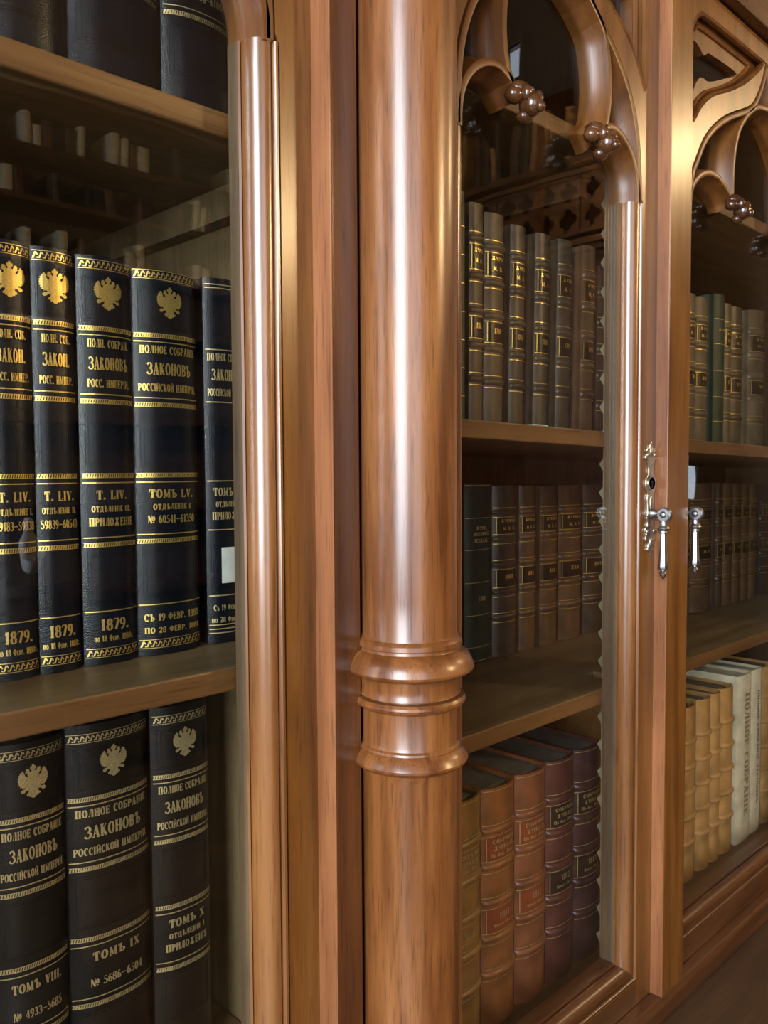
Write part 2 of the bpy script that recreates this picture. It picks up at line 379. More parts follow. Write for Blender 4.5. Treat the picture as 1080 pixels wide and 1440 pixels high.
def text_quads(s, cx, cz, h, width=None):
    """quads of a line of text centred at (cx, cz), cap height h, squeezed to the given width"""
    w = text_width(s); sx = h
    if width: sx = width/w
    out = []; x = -w/2
    for ch in s:
        k = 0.74 if ch.islower() else 1.0
        gw, st = GL[ch.upper() if ch.islower() else ch]
        for kind, pts in st:
            pts = [(x+px*k, py*k-0.5) for px, py in pts]
            segs = pts
            n = len(segs)
            L, R = [], []
            for i in range(n):
                a = segs[max(0, i-1)]; b = segs[min(n-1, i+1)]
                dx, dy = b[0]-a[0], b[1]-a[1]; l = math.hypot(dx, dy) or 1; dx /= l; dy /= l
                t = {'k': TK, 's': TK, 'n': TN}.get(kind, TN+(TK-TN)*abs(dy)**1.6)*k/2
                L.append((segs[i][0]-dy*t, segs[i][1]+dx*t)); R.append((segs[i][0]+dy*t, segs[i][1]-dx*t))
            for i in range(n-1): out.append((L[i], L[i+1], R[i+1], R[i]))
            if kind == 's':
                X = pts[0][0]; e = 0.16*k
                for yy in (pts[0][1]+.04*k, pts[1][1]-.04*k):
                    out.append(((X-e, yy-.04*k), (X+e, yy-.04*k), (X+e, yy+.04*k), (X-e, yy+.04*k)))
        x += gw*k+0.09
    return [[(cx+px*sx, cz+pz*h) for px, pz in q] for q in out]

EAGLE = [(0,.50),(.035,.47),(.03,.445),(.085,.43),(.095,.37),(.055,.335),(.05,.30),(.075,.27),(.10,.30),(.115,.36),(.15,.385),(.20,.375),(.22,.33),(.205,.30),
 (.238,.275),(.20,.24),(.165,.22),(.16,.17),(.20,.15),(.235,.20),(.265,.29),(.29,.345),(.335,.335),(.34,.295),(.385,.285),(.375,.245),(.42,.225),(.40,.185),(.445,.15),
 (.415,.115),(.45,.07),(.415,.045),(.44,-.005),(.40,-.02),(.415,-.075),(.375,-.08),(.375,-.13),(.33,-.125),(.325,-.17),(.27,-.15),(.23,-.165),(.22,-.20),(.29,-.195),
 (.345,-.225),(.36,-.275),(.32,-.315),(.26,-.305),(.225,-.27),(.18,-.245),(.125,-.265),(.15,-.32),(.20,-.36),(.19,-.405),(.145,-.40),(.13,-.45),(.085,-.44),(.05,-.485),(0,-.50)]

def eagle_faces(cx, cz, h):
    pts = EAGLE + [(-x, z) for x, z in EAGLE[-2:0:-1]]
    P = [(cx+x*h*1.0, cz+z*h) for x, z in pts]
    tris = tessellate_polygon([[Vector((x, z, 0)) for x, z in P]])
    return [[P[i] for i in t] for t in tris]

# ------------------------------------------------------------------ books
def spine_y(x, w, sag): return sag*min(1.0, abs(2*x/w))**2.7

def on_spine(name, faces, w, sag, lift, mat, parent, extra=None):
    """flat faces in (x, z) laid on a rounded spine, cut up so that they follow its curve"""
    bm = bmesh.new()
    for f in faces:
        try: bm.faces.new([bm.verts.new((x, 0, z)) for x, z in f])
        except ValueError: pass
    n = 9
    for i in range(1, n):
        X = -w/2 + w*i/n
        bmesh.ops.bisect_plane(bm, geom=bm.verts[:]+bm.edges[:]+bm.faces[:], plane_co=(X, 0, 0), plane_no=(1, 0, 0))
    for v in bm.verts: v.co.y = spine_y(v.co.x, w, sag)-lift
    me = bpy.data.meshes.new(name)
    for f in bm.faces:
        f.normal_update()
        if f.normal.y > 0: f.normal_flip()
    bm.to_mesh(me); bm.free(); me.materials.append(mat)
    o = bpy.data.objects.new(name, me); COL.objects.link(o); o.parent = parent
    return o

def print_down(bk, s, zc, length, size, x=0.0, w=0.06, sag=0.06, mat='ink'):
    q = text_quads(s, 0, 0, size, length)
    on_spine('printed_title', [[(x+pz, zc-px) for px, pz in f] for f in q], w, sag*w, 0.0007, M[mat], bk)

def rect(x0, x1, z0, z1): return [(x0, z0), (x1, z0), (x1, z1), (x0, z1)]

def book(name, X0, X1, Y, z0, h, depth, cover, label, group, pages='pages', sag=0.14, bands=(), band_gold=True, lines=(), ornament=(), rope=(),
         texts=(), crest=None, patches=(), frames=(), goldmat='gilt', lean=0.0, turn=0.0, band_h=0.0022, cat='book', frame_mat=None, paper_label=None, textmat=None, boards=None):
    """spine faces -y; heights of ornaments are given from the book's foot"""
    w = X1-X0; sg = sag*w
    root = thing(name, ((X0+X1)/2, Y, z0), label, cat, group)
    root.rotation_euler = (0, lean, turn)
    bm = bmesh.new()
    n = 20; j = sg+0.004
    outer = [(-w/2, depth), (-w/2, j+0.007), (-w/2+0.0016, j+0.004), (-w/2+0.0006, j)] + \
            [(-w/2+w*k/n, spine_y(-w/2+w*k/n, w, sg)) for k in range(n+1)] + \
            [(w/2-0.0006, j), (w/2-0.0016, j+0.004), (w/2, j+0.007), (w/2, depth)]
    th = min(0.0028, w*0.12)
    inner = []
    for x, y in outer:
        inner.append((max(-w/2+th, min(w/2-th, x)), y if y >= j+0.007 else y+th))
    m = len(outer)
    rings = [[(x, y, 0) for x, y in inner], [(x, y, 0) for x, y in outer], [(x, y, h) for x, y in outer], [(x, y, h) for x, y in inner], [(x, y, 0) for x, y in inner]]
    vs = [[bm.verts.new(p) for p in r] for r in rings[:4]]; vs.append(vs[0])
    for a, b in zip(vs, vs[1:]):
        for i in range(m-1): bm.faces.new((a[i], a[i+1], b[i+1], b[i]))
    for i in (0, m-1): bm.faces.new([vs[k][i] for k in range(4)])
    # raised bands belong to the spine leather
    for bz in bands:
        rr = []
        for k in range(n+1):
            x = -w/2+w*k/n; y = spine_y(x, w, sg); e = band_h*min(1, (1-abs(2*x/w))*12+0.25)
            rr.append([(x, y+0.0008, bz-0.0042), (x, y-e*.75, bz-0.0026), (x, y-e, bz), (x, y-e*.75, bz+0.0026), (x, y+0.0008, bz+0.0042)])
        loft(bm, rr)
    # blind-tooled frames
    for f0, f1 in frames:
        for ins, tw in ((0.10, 0.0011), (0.16, 0.0007)):
            xi = w/2*(1-ins*1.6); zi = ins*0.03
            for r in (rect(-xi, xi, f0+zi, f0+zi+tw), rect(-xi, xi, f1-zi-tw, f1-zi), rect(-xi, -xi+tw, f0+zi, f1-zi), rect(xi-tw, xi, f0+zi, f1-zi)):
                xs = [r[0][0]+(r[1][0]-r[0][0])*k/8 for k in range(9)] if r[1][0]-r[0][0] > 0.004 else [r[0][0], r[1][0]]
                rr = [[(x, spine_y(x, w, sg)+0.0005, r[0][1]-0.0004), (x, spine_y(x, w, sg)-0.0005, r[0][1]), (x, spine_y(x, w, sg)-0.0005, r[2][1]), (x, spine_y(x, w, sg)+0.0005, r[2][1]+0.0004)] for x in xs]
                loft(bm, rr)
    if boards:
        for f in bm.faces:
            f.normal_update()
            if abs(f.normal.x) > .9 and f.calc_center_median().y > j+0.02: f.material_index = 1
    o = link('cover', bm, M[cover], root, smooth=50, mats=[M[cover], M[boards]] if boards else None)
    boxes('page_block', [(-w/2+th, w/2-th, j+0.004, depth-0.004, 0.002, h-0.0045)], M[pages], root)
    # leather or paper patches
    for pz0, pz1, pm in patches:
        on_spine('title_label' if pm.startswith('label_') else 'paper_label', [rect(-w*.44, w*.44, pz0, pz1)], w, sg, 0.0004, M[pm], root)
    if paper_label:
        x0, x1, p0, p1 = paper_label
        on_spine('paper_label', [rect(x0, x1, p0, p1)], w, sg, 0.0005, M['label_paper'], root)['label'] = 'white paper label'
    g = []
    if band_gold:
        for bz in bands:
            for s in (-1, 1): g.append(rect(-w*.49, w*.49, bz+s*0.0066-0.00045, bz+s*0.0066+0.00045))
    for lz in lines: g.append(rect(-w*.48, w*.48, lz-0.00045, lz+0.00045))
    for pz0, pz1, pm in patches:
        if pm.startswith('label_'):
            g += [rect(-w*.43, -w*.43+0.0009, pz0, pz1), rect(w*.43-0.0009, w*.43, pz0, pz1)]
    for rz in rope:                                   # roll-tooled rope: short slanting dashes between two fillets
        g += [rect(-w*.48, w*.48, rz+0.0013, rz+0.0018), rect(-w*.48, w*.48, rz-0.0018, rz-0.0013)]
        k = int(w*.96/0.0017)
        for i in range(k):
            x = -w*.48+i*w*.96/k; g.append([(x, rz-0.0013), (x+0.0011, rz-0.0013), (x+0.0017, rz+0.0013), (x+0.0006, rz+0.0013)])
    for oz, oh in ornament:                           # zigzag border
        g += [rect(-w*.48, w*.48, oz+oh/2-0.0005, oz+oh/2), rect(-w*.48, w*.48, oz-oh/2, oz-oh/2+0.0005)]
        k = max(4, int(w*.94/0.0037))
        for i in range(k):
            x = -w*.47+i*w*.94/k; s = w*.94/k; a = oh*.32
            g.append([(x, oz-a), (x+s*.3, oz-a), (x+s*.72, oz+a), (x+s*.42, oz+a)])
            g.append([(x+s*.42, oz+a), (x+s*.72, oz+a), (x+s*1.0, oz+a*.1), (x+s*.85, oz-a*.1)])
            g.append([(x+s*.75, oz-a*1.0), (x+s*1.0, oz-a*1.0), (x+s*1.0, oz-a*.55), (x+s*.75, oz-a*.55)])
    if g: on_spine('gilt_tooling', g, w, sg, 0.0009 if frames or patches else 0.0005, M[goldmat], root)
    t = []
    for s, tz, th_, tw in texts: t += text_quads(s, 0, tz, th_, tw*w)
    if t: on_spine('gilt_lettering' if not textmat else 'printed_title', t, w, sg, 0.0010, M[textmat or goldmat], root)
    if crest:
        on_spine('gilt_crest', eagle_faces(0, crest[0], crest[1]), w, sg, 0.0008, M[goldmat], root)
    return root

# ------------------------------------------------------------------ cabinet dimensions
D0 = 0.500          # front plane of the doors
PF1, PF2 = 0.4793, 0.4843
BOT, TOP = -0.656, 0.615
SHF = 0.535         # shelf front edge

BAR = [(-0.0118, 0.531), (-0.0112, 0.5195), (-0.0086, 0.5150), (-0.0058, 0.5080), (-0.0044, 0.5020), (-0.0036, 0.4990), (-0.0026, 0.4986),
       (0.0026, 0.4986), (0.0036, 0.4990), (0.0044, 0.5020), (0.0058, 0.5080), (0.0086, 0.5150), (0.0112, 0.5195), (0.0118, 0.531)]
JAMB = [(-0.0138, 0.5290), (-0.0138, 0.5165), (-0.0122, 0.5155), (-0.0116, 0.5180), (-0.0108, 0.5178), (-0.0107, 0.5135), (-0.0106, 0.5100), (-0.0090, 0.5060), (-0.0062, 0.5025), (-0.0025, 0.4998), (0.0010, 0.4988), (0.0028, 0.4994),
        (0.0033, 0.5030), (0.0046, 0.5038), (0.0052, 0.5005), (0.0068, 0.4984), (0.0088, 0.4984), (0.0104, 0.5000), (0.0108, 0.5026), (0.0125, 0.5030), (0.0135, 0.536)]

TR2 = dict(
 side=[(.161,.308),(.160,.328),(.154,.347),(.144,.361),(.130,.372),(.115,.378),(.101,.379),(.087,.374),(.077,.367),(.070,.359)],
 lobe=[(.070,.359),(.082,.370),(.090,.384),(.0945,.404),(.0955,.425),(.0925,.449),(.085,.472),(.071,.489),(.055,.500),(.03,.511),(0,.518)],
 band=[(.163,.31),(.1625,.335),(.160,.365),(.153,.395),(.138,.427),(.115,.453),(.088,.4755),(.0633,.4935),(.04,.512),(.02,.535),(.007,.560),(0,.585)], k=0.742)
TR3 = dict(
 side=[(.240,.308),(.2395,.335),(.2346,.356),(.225,.367),(.211,.3776),(.191,.386),(.174,.3885),(.1555,.387),(.137,.381),(.117,.3707),(.109,.361)],
 lobe=[(.109,.361),(.1125,.373),(.112,.405),(.107,.436),(.0947,.4655),(.0756,.487),(.0558,.503),(.03,.517),(0,.523)],
 band=[(.243,.31),(.240,.345),(.232,.375),(.220,.394),(.198,.425),(.164,.453),(.121,.477),(.0558,.506),(.03,.530),(.012,.558),(0,.585)], k=1.0)
SPAN_O = [(.2405,.50),(.2405,.542),(.236,.560),(.217,.579),(.189,.5845),(.03,.5865),(.012,.583),(.065,.543),(.122,.513),(.178,.489),(.2125,.464),(.234,.440),(.2405,.46)]
SPAN_H = [(.2180,.545),(.213,.5505),(.2065,.552),(.198,.550),(.182,.543),(.1765,.5455),(.1685,.549),(.160,.5505),(.078,.552),(.122,.531),(.150,.519),(.170,.5127),(.182,.513),(.192,.5106),(.203,.500),(.2155,.484),(.219,.495)]

def leaf_boss(x, z, s, parent):
    """carved leaf knob at the tip of a cusp: a bud with curled lobes"""
    bm = bmesh.new()
    ball(bm, (x, 0.4880, z-0.006*s), 0.0105*s, 3, (1, 1.15, 1.08))
    ball(bm, (x+.001*s, 0.4775, z-0.010*s), 0.0052*s, 2)
    for dx, dz, dy, r in ((-.0150, .001, .496, .0092), (.0145, .007, .497, .0090), (.0, -.0155, .495, .0080), (-.004, .009, .499, .0115), (.0165, .0165, .502, .0058)):
        ball(bm, (x+dx*s, dy, z+dz*s), r*s, 2, (1.2, 1.0, .85))
    for sg in (-1, 1):
        ball(bm, (x+sg*.0095*s, .4865, z+.0025*s), .0062*s, 2, (.8, 1, 1.3))
    return link('carved_leaf', bm, M['boss'], parent, smooth=60)

def make_door(parent, x0, x1, tr, sill=-0.614, name='door', reveal=0.529):
    """glazed door: frame board, moulding, tracery, carved leaves and pane; parts of it are sub-parts of the bookcase"""
    c = (x0+x1)/2
    jx = tr['side'][0][0]
    band = crom(tr['band'], 4)
    # frame board with the arched opening and two pierced spandrels
    e = 0.0115
    off = []
    for i, p in enumerate(band):
        a = Vector(band[max(0, i-1)]); b = Vector(band[min(len(band)-1, i+1)]); d = (b-a).normalized()
        off.append((max(0, p[0]+d.y*0.006), p[1]-d.x*0.006))
    right = [(jx+e, sill-e), (jx+e, 0.31)] + [q for q in off if q[1] > 0.312]
    hole = [(c+a, b) for a, b in right] + [(c-a, b) for a, b in right[::-1] if a > 1e-5]
    so = crom(SPAN_O+[SPAN_O[0]], 3)[:-1]; sh = crom(SPAN_H+[SPAN_H[0]], 4)[:-1]
    k = tr['k']
    spo = [[(c+s*a*k, b) for a, b in so] for s in (1, -1)]
    sph = [[(c+s*a*k, b) for a, b in sh] for s in (1, -1)]
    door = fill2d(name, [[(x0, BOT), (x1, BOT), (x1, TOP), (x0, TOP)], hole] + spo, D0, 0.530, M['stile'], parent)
    # moulding round jambs and sill
    bm = bmesh.new()
    sweep(bm, [(c-jx, 0.31), (c-jx, sill), (c+jx, sill), (c+jx, 0.31)], [(JAMB[0][0], reveal)]+JAMB[1:])
    for f in bm.faces:
        cz = f.calc_center_median()
        f.material_index = 1 if cz.z < sill+.016 and abs(cz.x-c) < jx*.5 else (2 if cz.y > .5166 and abs(cz.x-c) < jx-.012 else 0)
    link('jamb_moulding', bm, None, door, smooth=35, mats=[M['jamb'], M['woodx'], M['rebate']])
    boxes('bottom_rail', [(c-jx-e+.002, c+jx+e-.002, D0-0.0005, 0.529, BOT+.0005, sill-e-.0005)], M['woodx'], door)
    bm = bmesh.new()
    for key in ('side', 'lobe', 'band'):
        pth = crom(tr[key], 5)
        for s in (1, -1): sweep(bm, [(c+s*a, b) for a, b in pth], BAR)
    link('tracery', bm, M['carved'], door, smooth=35)
    for i, s in enumerate((1, -1)):
        # pierced spandrel panel with its moulded frame
        shrink = []
        fill2d('spandrel_panel', [[(c+s*a*k, b) for a, b in so], sph[i]], 0.511, 0.526, M['carved'], door)
        bm = bmesh.new()
        ctr = Vector((sum(p[0] for p in spo[i])/len(so), sum(p[1] for p in spo[i])/len(so)))
        for q, (yy, r) in ((0.985, (0.5005, 0.0030)), (0.80, (0.509, 0.0032))):
            pts = [tuple(ctr+(Vector(p)-ctr)*q) for p in spo[i]]
            pts.append(pts[0])
            sweep(bm, pts, [(-r, yy+.004), (-r*.8, yy-.0005), (0, yy-.002), (r*.8, yy-.0005), (r, yy+.004)], cap=False)
        link('spandrel_moulding', bm, M['carved'], door, smooth=40)
    sc = 1.0
    for s in (1, -1):
        leaf_boss(c+s*(tr['side'][-1][0]-.001), tr['side'][-1][1]-.004, sc, door)
    pane = boxes('glass_pane', [(x0+0.012, x1-0.012, 0.5190, 0.5212, sill-0.02, TOP-0.02)], M['glass'], door)
    return door

# ------------------------------------------------------------------ setting: room shell
XL, XR, YF, YB, FL, CE = -2.5, 5.2, -3.0, 0.97, -H, 4.0
tag(boxes('floor', [(XL, XR, YF, YB, FL-.1, FL)], M['parquet']), kind='structure')
tag(boxes('ceiling', [(XL, XR, YF, YB, CE, CE+.1)], M['ceiling']), kind='structure')
tag(boxes('wall_back', [(XL, XR, YB, YB+.1, FL, CE)], M['plaster']), kind='structure')
def wall_with_window(name, wname, axis, pos, a0, a1, w0, w1, z0, z1, out=1):
    def b(p, q, r, s, d0=0.0, d1=0.1):
        d0, d1 = (d0, d1) if out > 0 else (-d1, -d0)
        return (p, q, pos-d1, pos-d0, r, s) if axis == 'y' else (pos-d1, pos-d0, p, q, r, s)
    tag(boxes(name, [b(a0, w0, FL, CE), b(w1, a1, FL, CE), b(w0, w1, FL, z0), b(w0, w1, z1, CE)], M['plaster']), kind='structure')
    fr = 0.05
    l = [b(w0, w0+fr, z0, z1, .02, .09), b(w1-fr, w1, z0, z1, .02, .09), b(w0, w1, z0, z0+fr, .02, .09), b(w0, w1, z1-fr, z1, .02, .09)]
    mid = (w0+w1)/2
    l.append(b(mid-.02, mid+.02, z0, z1, .03, .08))
    for k in (1, 2, 3):
        zz = z0+(z1-z0)*k/4; l.append(b(w0, w1, zz-.015, zz+.015, .03, .08))
    tag(boxes(wname, l, M['wood']), kind='structure')
wall_with_window('wall_front', 'window_1', 'y', YF, XL, XR, -2.4, -0.6, -0.85, 1.95)  # front opening is unseen, kept for the added fill light
tag(boxes('wall_right', [(XR, XR+.1, YF, -2.95, FL, CE), (XR, XR+.1, -2.95, -2.78, FL, 2.9), (XR, XR+.1, -2.95, -2.78, 3.14, CE), (XR, XR+.1, -2.78, -2.05, FL, CE),
     (XR, XR+.1, -2.05, -1.40, FL, -.20), (XR, XR+.1, -2.05, -1.40, .03, CE), (XR, XR+.1, -1.40, YB, FL, CE)], M['plaster']), kind='structure')
for wn, q in (('window_3', (-2.05, -1.40, -.20, .03)), ('window_4', (-2.95, -2.78, 2.9, 3.14))):
    tag(boxes(wn, [(XR+.03, XR+.08, q[0], q[1], q[2], q[2]+.012), (XR+.03, XR+.08, q[0], q[1], q[3]-.012, q[3]), (XR+.03, XR+.08, q[0], q[0]+.012, q[2], q[3]), (XR+.03, XR+.08, q[1]-.012, q[1], q[2], q[3])], M['wood']), kind='structure')
wall_with_window('wall_left', 'window_2', 'x', XL, YF, YB, -1.85, -0.25, -0.45, 2.05)

def lip(o):
    """polished lipping on the front edge of a shelf"""
    o.data.materials.append(M['shelf'])
    for p in o.data.polygons:
        if abs(p.normal.y) > .9 and p.center.y < SHF+.01: p.material_index = 1

# ------------------------------------------------------------------ the bookcases
WALL1 = 0.443
lb = thing('bookcase', (0, 0, 0), 'glazed walnut bookcase left of the column, full of black law volumes', 'bookcase', 'glazed bookcases along the wall')
rb = thing('bookcase', (0, 0, 0), 'glazed walnut bookcase right of the column, with two tracery doors and brown bindings', 'bookcase', 'glazed bookcases along the wall')
# left bay
boxes('side_panel', [(WALL1, 0.466, 0.532, 0.955, BOT, 0.80)], M['inside'], lb)
boxes('side_panel', [(-0.04, -0.018, 0.532, 0.955, BOT, 0.80)], M['inside'], lb)
boxes('back_panel', [(-0.04, 0.466, 0.945, 0.965, BOT, 0.80)], M['back'], lb)
boxes('top_panel', [(-0.04, 0.466, 0.532, 0.965, 0.80, 0.82)], M['woodx'], lb)
ZT, ZM, ZB = 0.265, -0.149, -0.512
for z in (ZT, ZM, ZB):
    boxes('shelf', [(-0.017, WALL1-0.001, SHF, 0.943, z-0.0183, z)], M['shelf_top'], lb, bevel=0.0016)
    lip(COL.objects[-1])
boxes('cleat', [(WALL1-0.017, WALL1, 0.56, 0.943, ZT-0.046, ZT-0.0186)], M['inside'], lb)
boxes('cleat', [(WALL1-0.017, WALL1, 0.56, 0.943, ZM-0.046, ZM-0.0186)], M['inside'], lb)
boxes('base_panel', [(-0.04, 0.466, 0.532, 0.965, -0.690, BOT)], M['woodx'], lb)
boxes('base_rail', [(-0.04, 0.466, PF2, 0.532, -0.690, BOT-0.001)], M['woodx'], lb, bevel=0.003)
boxes('lintel', [(-0.04, 0.466, PF2, 0.532, 0.618, 0.80)], M['woodx'], lb, bevel=0.002)
make_door(lb, 0.0169, 0.4211, dict(TR2))
# right bay
RX0, RX1 = 0.490, 2.20
boxes('side_panel', [(0.468, RX0, 0.532, 0.955, BOT, 0.80)], M['inside'], rb)
boxes('side_panel', [(RX1, RX1+.022, 0.532, 0.955, BOT, 0.80)], M['inside'], rb)
boxes('back_panel', [(0.468, RX1+.022, 0.945, 0.965, BOT, 0.80)], M['back'], rb)
boxes('top_panel', [(0.468, RX1+.022, 0.532, 0.965, 0.80, 0.82)], M['woodx'], rb)
boxes('base_rail', [(0.468, RX1+.022, PF2, 0.532, -0.690, BOT-0.001)], M['woodx'], rb, bevel=0.003)
boxes('lintel', [(0.468, RX1+.022, PF2, 0.532, 0.618, 0.80)], M['woodx'], rb, bevel=0.002)
FLOORZ = -0.635
boxes('base_panel', [(0.468, RX1+.022, 0.5325, 0.965, -0.690, FLOORZ)], M['shelf'], rb)
RKX = (0.952, 0.970)
def long_shelf(z, tilt):
    o = fill2d('shelf', [[(RX0+.001, 0), (RKX[0]-.004, 0), (RKX[0]-.004, .055), (RKX[1]+.004, .055), (RKX[1]+.004, 0), (RX1-.001, 0), (RX1-.001, .405), (RX0+.001, .405)]], 0, 0.0186, M['shelf_top'], rb)
    for v in o.data.vertices:
        x, y, zz = v.co
        v.co = (x, SHF+zz, z - y - tilt*(x-0.633))
    o.data.flip_normals(); lip(o)
    md = o.modifiers.new('bevel', 'BEVEL'); md.width = 0.0014; md.segments = 2; md.limit_method = 'ANGLE'
    return o
TILT = 0.0196
ZA, ZBB = 0.0506, -0.266
def shelfA(x): return ZA - TILT*(x-0.633)
long_shelf(ZA, TILT); long_shelf(ZBB, 0); long_shelf(0.385, 0.0)
def rack(x0, x1, yb, yt, ysign, z0, z1):
    pts = []; z = z0; p = 0.036
    pts.append((yb, z0))
    while z+p < z1:
        pts += [(yt, z), (yt, z+p*.55), (yt+ysign*0.0055, z+p*.80), (yt, z+p*1.0)]
        z += p
    pts += [(yt, z1), (yb, z1)]
    bm = bmesh.new()
    fa = [bm.verts.new((x0, y, q)) for y, q in pts]; fb = [bm.verts.new((x1, y, q)) for y, q in pts]
    n = len(pts)
    tr = tessellate_polygon([[Vector((y, q, 0)) for y, q in pts]])
    for t in tr:
        bm.faces.new([fa[i] for i in t]); bm.faces.new([fb[i] for i in t[::-1]])
    for i in range(n): bm.faces.new((fa[i], fa[(i+1) % n], fb[(i+1) % n], fb[i]))
    return link('rack', bm, M['rack'], rb)
rack(RKX[0], RKX[1], 0.548, 0.566, 1, FLOORZ+.001, 0.79)
rack(RKX[0], RKX[1], 0.943, 0.918, -1, FLOORZ+.001, 0.79)
rack(1.86, 1.878, 0.943, 0.918, -1, FLOORZ+.001, 0.79)
for zc in (ZBB-0.0190, 0.384-0.0186):
    boxes('cleat', [(RKX[0]-.012, RKX[0], 0.592, 0.905, zc-.022, zc)], M['frieze'], rb)
make_door(rb, 0.5460, 0.9616, dict(TR2), reveal=0.5345)
door3 = make_door(rb, 1.0180, 1.5520, dict(TR3), reveal=0.5345)
doors_r = [o for o in rb.children if o.name.startswith('door')]
boxes('meeting_post', [(0.9634, 1.0178, PF2, 0.530, BOT-0.001, 0.617)], M['stile'], rb, bevel=0.0008)
boxes('post_lit_edge', [(0.9618, 0.96325, PF2, 0.530, BOT-0.001, 0.617)], M['edge'], rb, bevel=0.0005)['label'] = 'pinkish edge with window light painted in'
boxes('end_pilaster', [(1.5525, RX1+.022, PF2, 0.531, BOT-0.001, 0.617)], M['stile'], rb, bevel=0.0012)

# handles: escutcheon and drop handle on the meeting stile of each tracery door
ESC = [(0,.0690),(.0022,.0640),(.0030,.0600),(.0062,.0610),(.0078,.0570),(.0055,.0545),(.0095,.0520),(.0098,.0470),(.0068,.0460),(.0050,.0415),(.0040,.0360),(.0045,.0300),
       (.0072,.0260),(.0088,.0200),(.0085,.0130),(.0066,.0080),(.0058,.0040),(.0064,-.0010),(.0058,-.0090),(.0056,-.0190),(.0072,-.0240),(.0058,-.0290),(.0062,-.0340),
       (.0092,-.0350),(.0098,-.0400),(.0070,-.0420),(.0086,-.0470),(.0080,-.0520),(.0050,-.0520),(.0042,-.0570),(.0052,-.0620),(.0024,-.0640),(0,-.0700)]
def handle(door, X, zc):
    pts = [(X+a*1.4, zc+b) for a, b in crom(ESC, 3)] + [(X-a*1.4, zc+b) for a, b in crom(ESC, 3)[-2:0:-1]]
    esc = fill2d('escutcheon', [pts], D0-0.0024, D0+0.0004, M['brass'], door, bevel=0.0008)
    bm = bmesh.new()
    for (a, b, r, s) in ((0, .056, .0042, (1, .5, 1.6)), (.0062, .052, .0034, (1, .6, 1)), (-.0062, .052, .0034, (1, .6, 1)), (0, -.054, .0045, (1, .5, 1.7)), (.006, -.040, .0034, (1, .6, 1)), (-.006, -.040, .0034, (1, .6, 1)), (0, -.006, .0036, (1, .5, 3.2))):
        ball(bm, (X+a*1.4, D0-.0024, zc+b), r, 2, s)
    lathe(bm, [(.0088, 0), (.0088, .0012), (.0072, .0016), (.0072, 0)], 24, X, D0-.0036, zc+.018, 'y')
    kh = esc
    link('escutcheon_relief', bm, M['brass'], door, smooth=60)
    bm = bmesh.new(); ball(bm, (X, D0-.0036, zc+.0195), .0019, 2, (1, .35, 1)); box(bm, X-.0009, X+.0009, D0-.0041, D0-.0031, zc+.0125, zc+.0195)
    link('keyhole', bm, M['blackhole'], door)
    hz = zc-0.0185; ky = 0.4800
    bm = bmesh.new()
    lathe(bm, [(.0068, D0-.0015), (.0070, D0-.0045), (.0052, D0-.0065), (.0040, D0-.009), (.0036, ky+.006)], 24, X, 0, hz, 'y')
    lathe(bm, [(.0, -.0042), (.0074, -.0042), (.0086, -.0030), (.0086, .0030), (.0074, .0042), (.0, .0042)], 28, X, ky, hz-.001, 'x')
    for q in (-1, 1): ball(bm, (X+q*.0042, ky, hz-.001), .0042, 3, (.8, 1, 1))
    z = hz-.001
    lathe(bm, [(.0040, z-.006), (.0046, z-.0125), (.0066, z-.0145), (.0074, z-.0165), (.0066, z-.0185), (.0048, z-.0195), (.0052, z-.0215), (.0046, z-.0225)], 24, X, ky+.0015, 0)
    lathe(bm, [(.0040, z-.0222), (.0042, z-.030), (.0058, z-.058), (.0068, z-.0635), (.0058, z-.0655)], 8, X, ky+.0015, 0)
    lathe(bm, [(.0030, z-.0650), (.0034, z-.0668), (.0024, z-.0680), (.0040, z-.0705), (.0036, z-.0735), (.0018, z-.0755), (.0008, z-.0770)], 20, X, ky+.0015, 0)
    link('drop_handle', bm, M['steel'], door, smooth=35)['label'] = 'polished nickel drop handle'
handle(doors_r[0], 0.9476, -0.035)
handle(doors_r[1], 1.0322, -0.037)

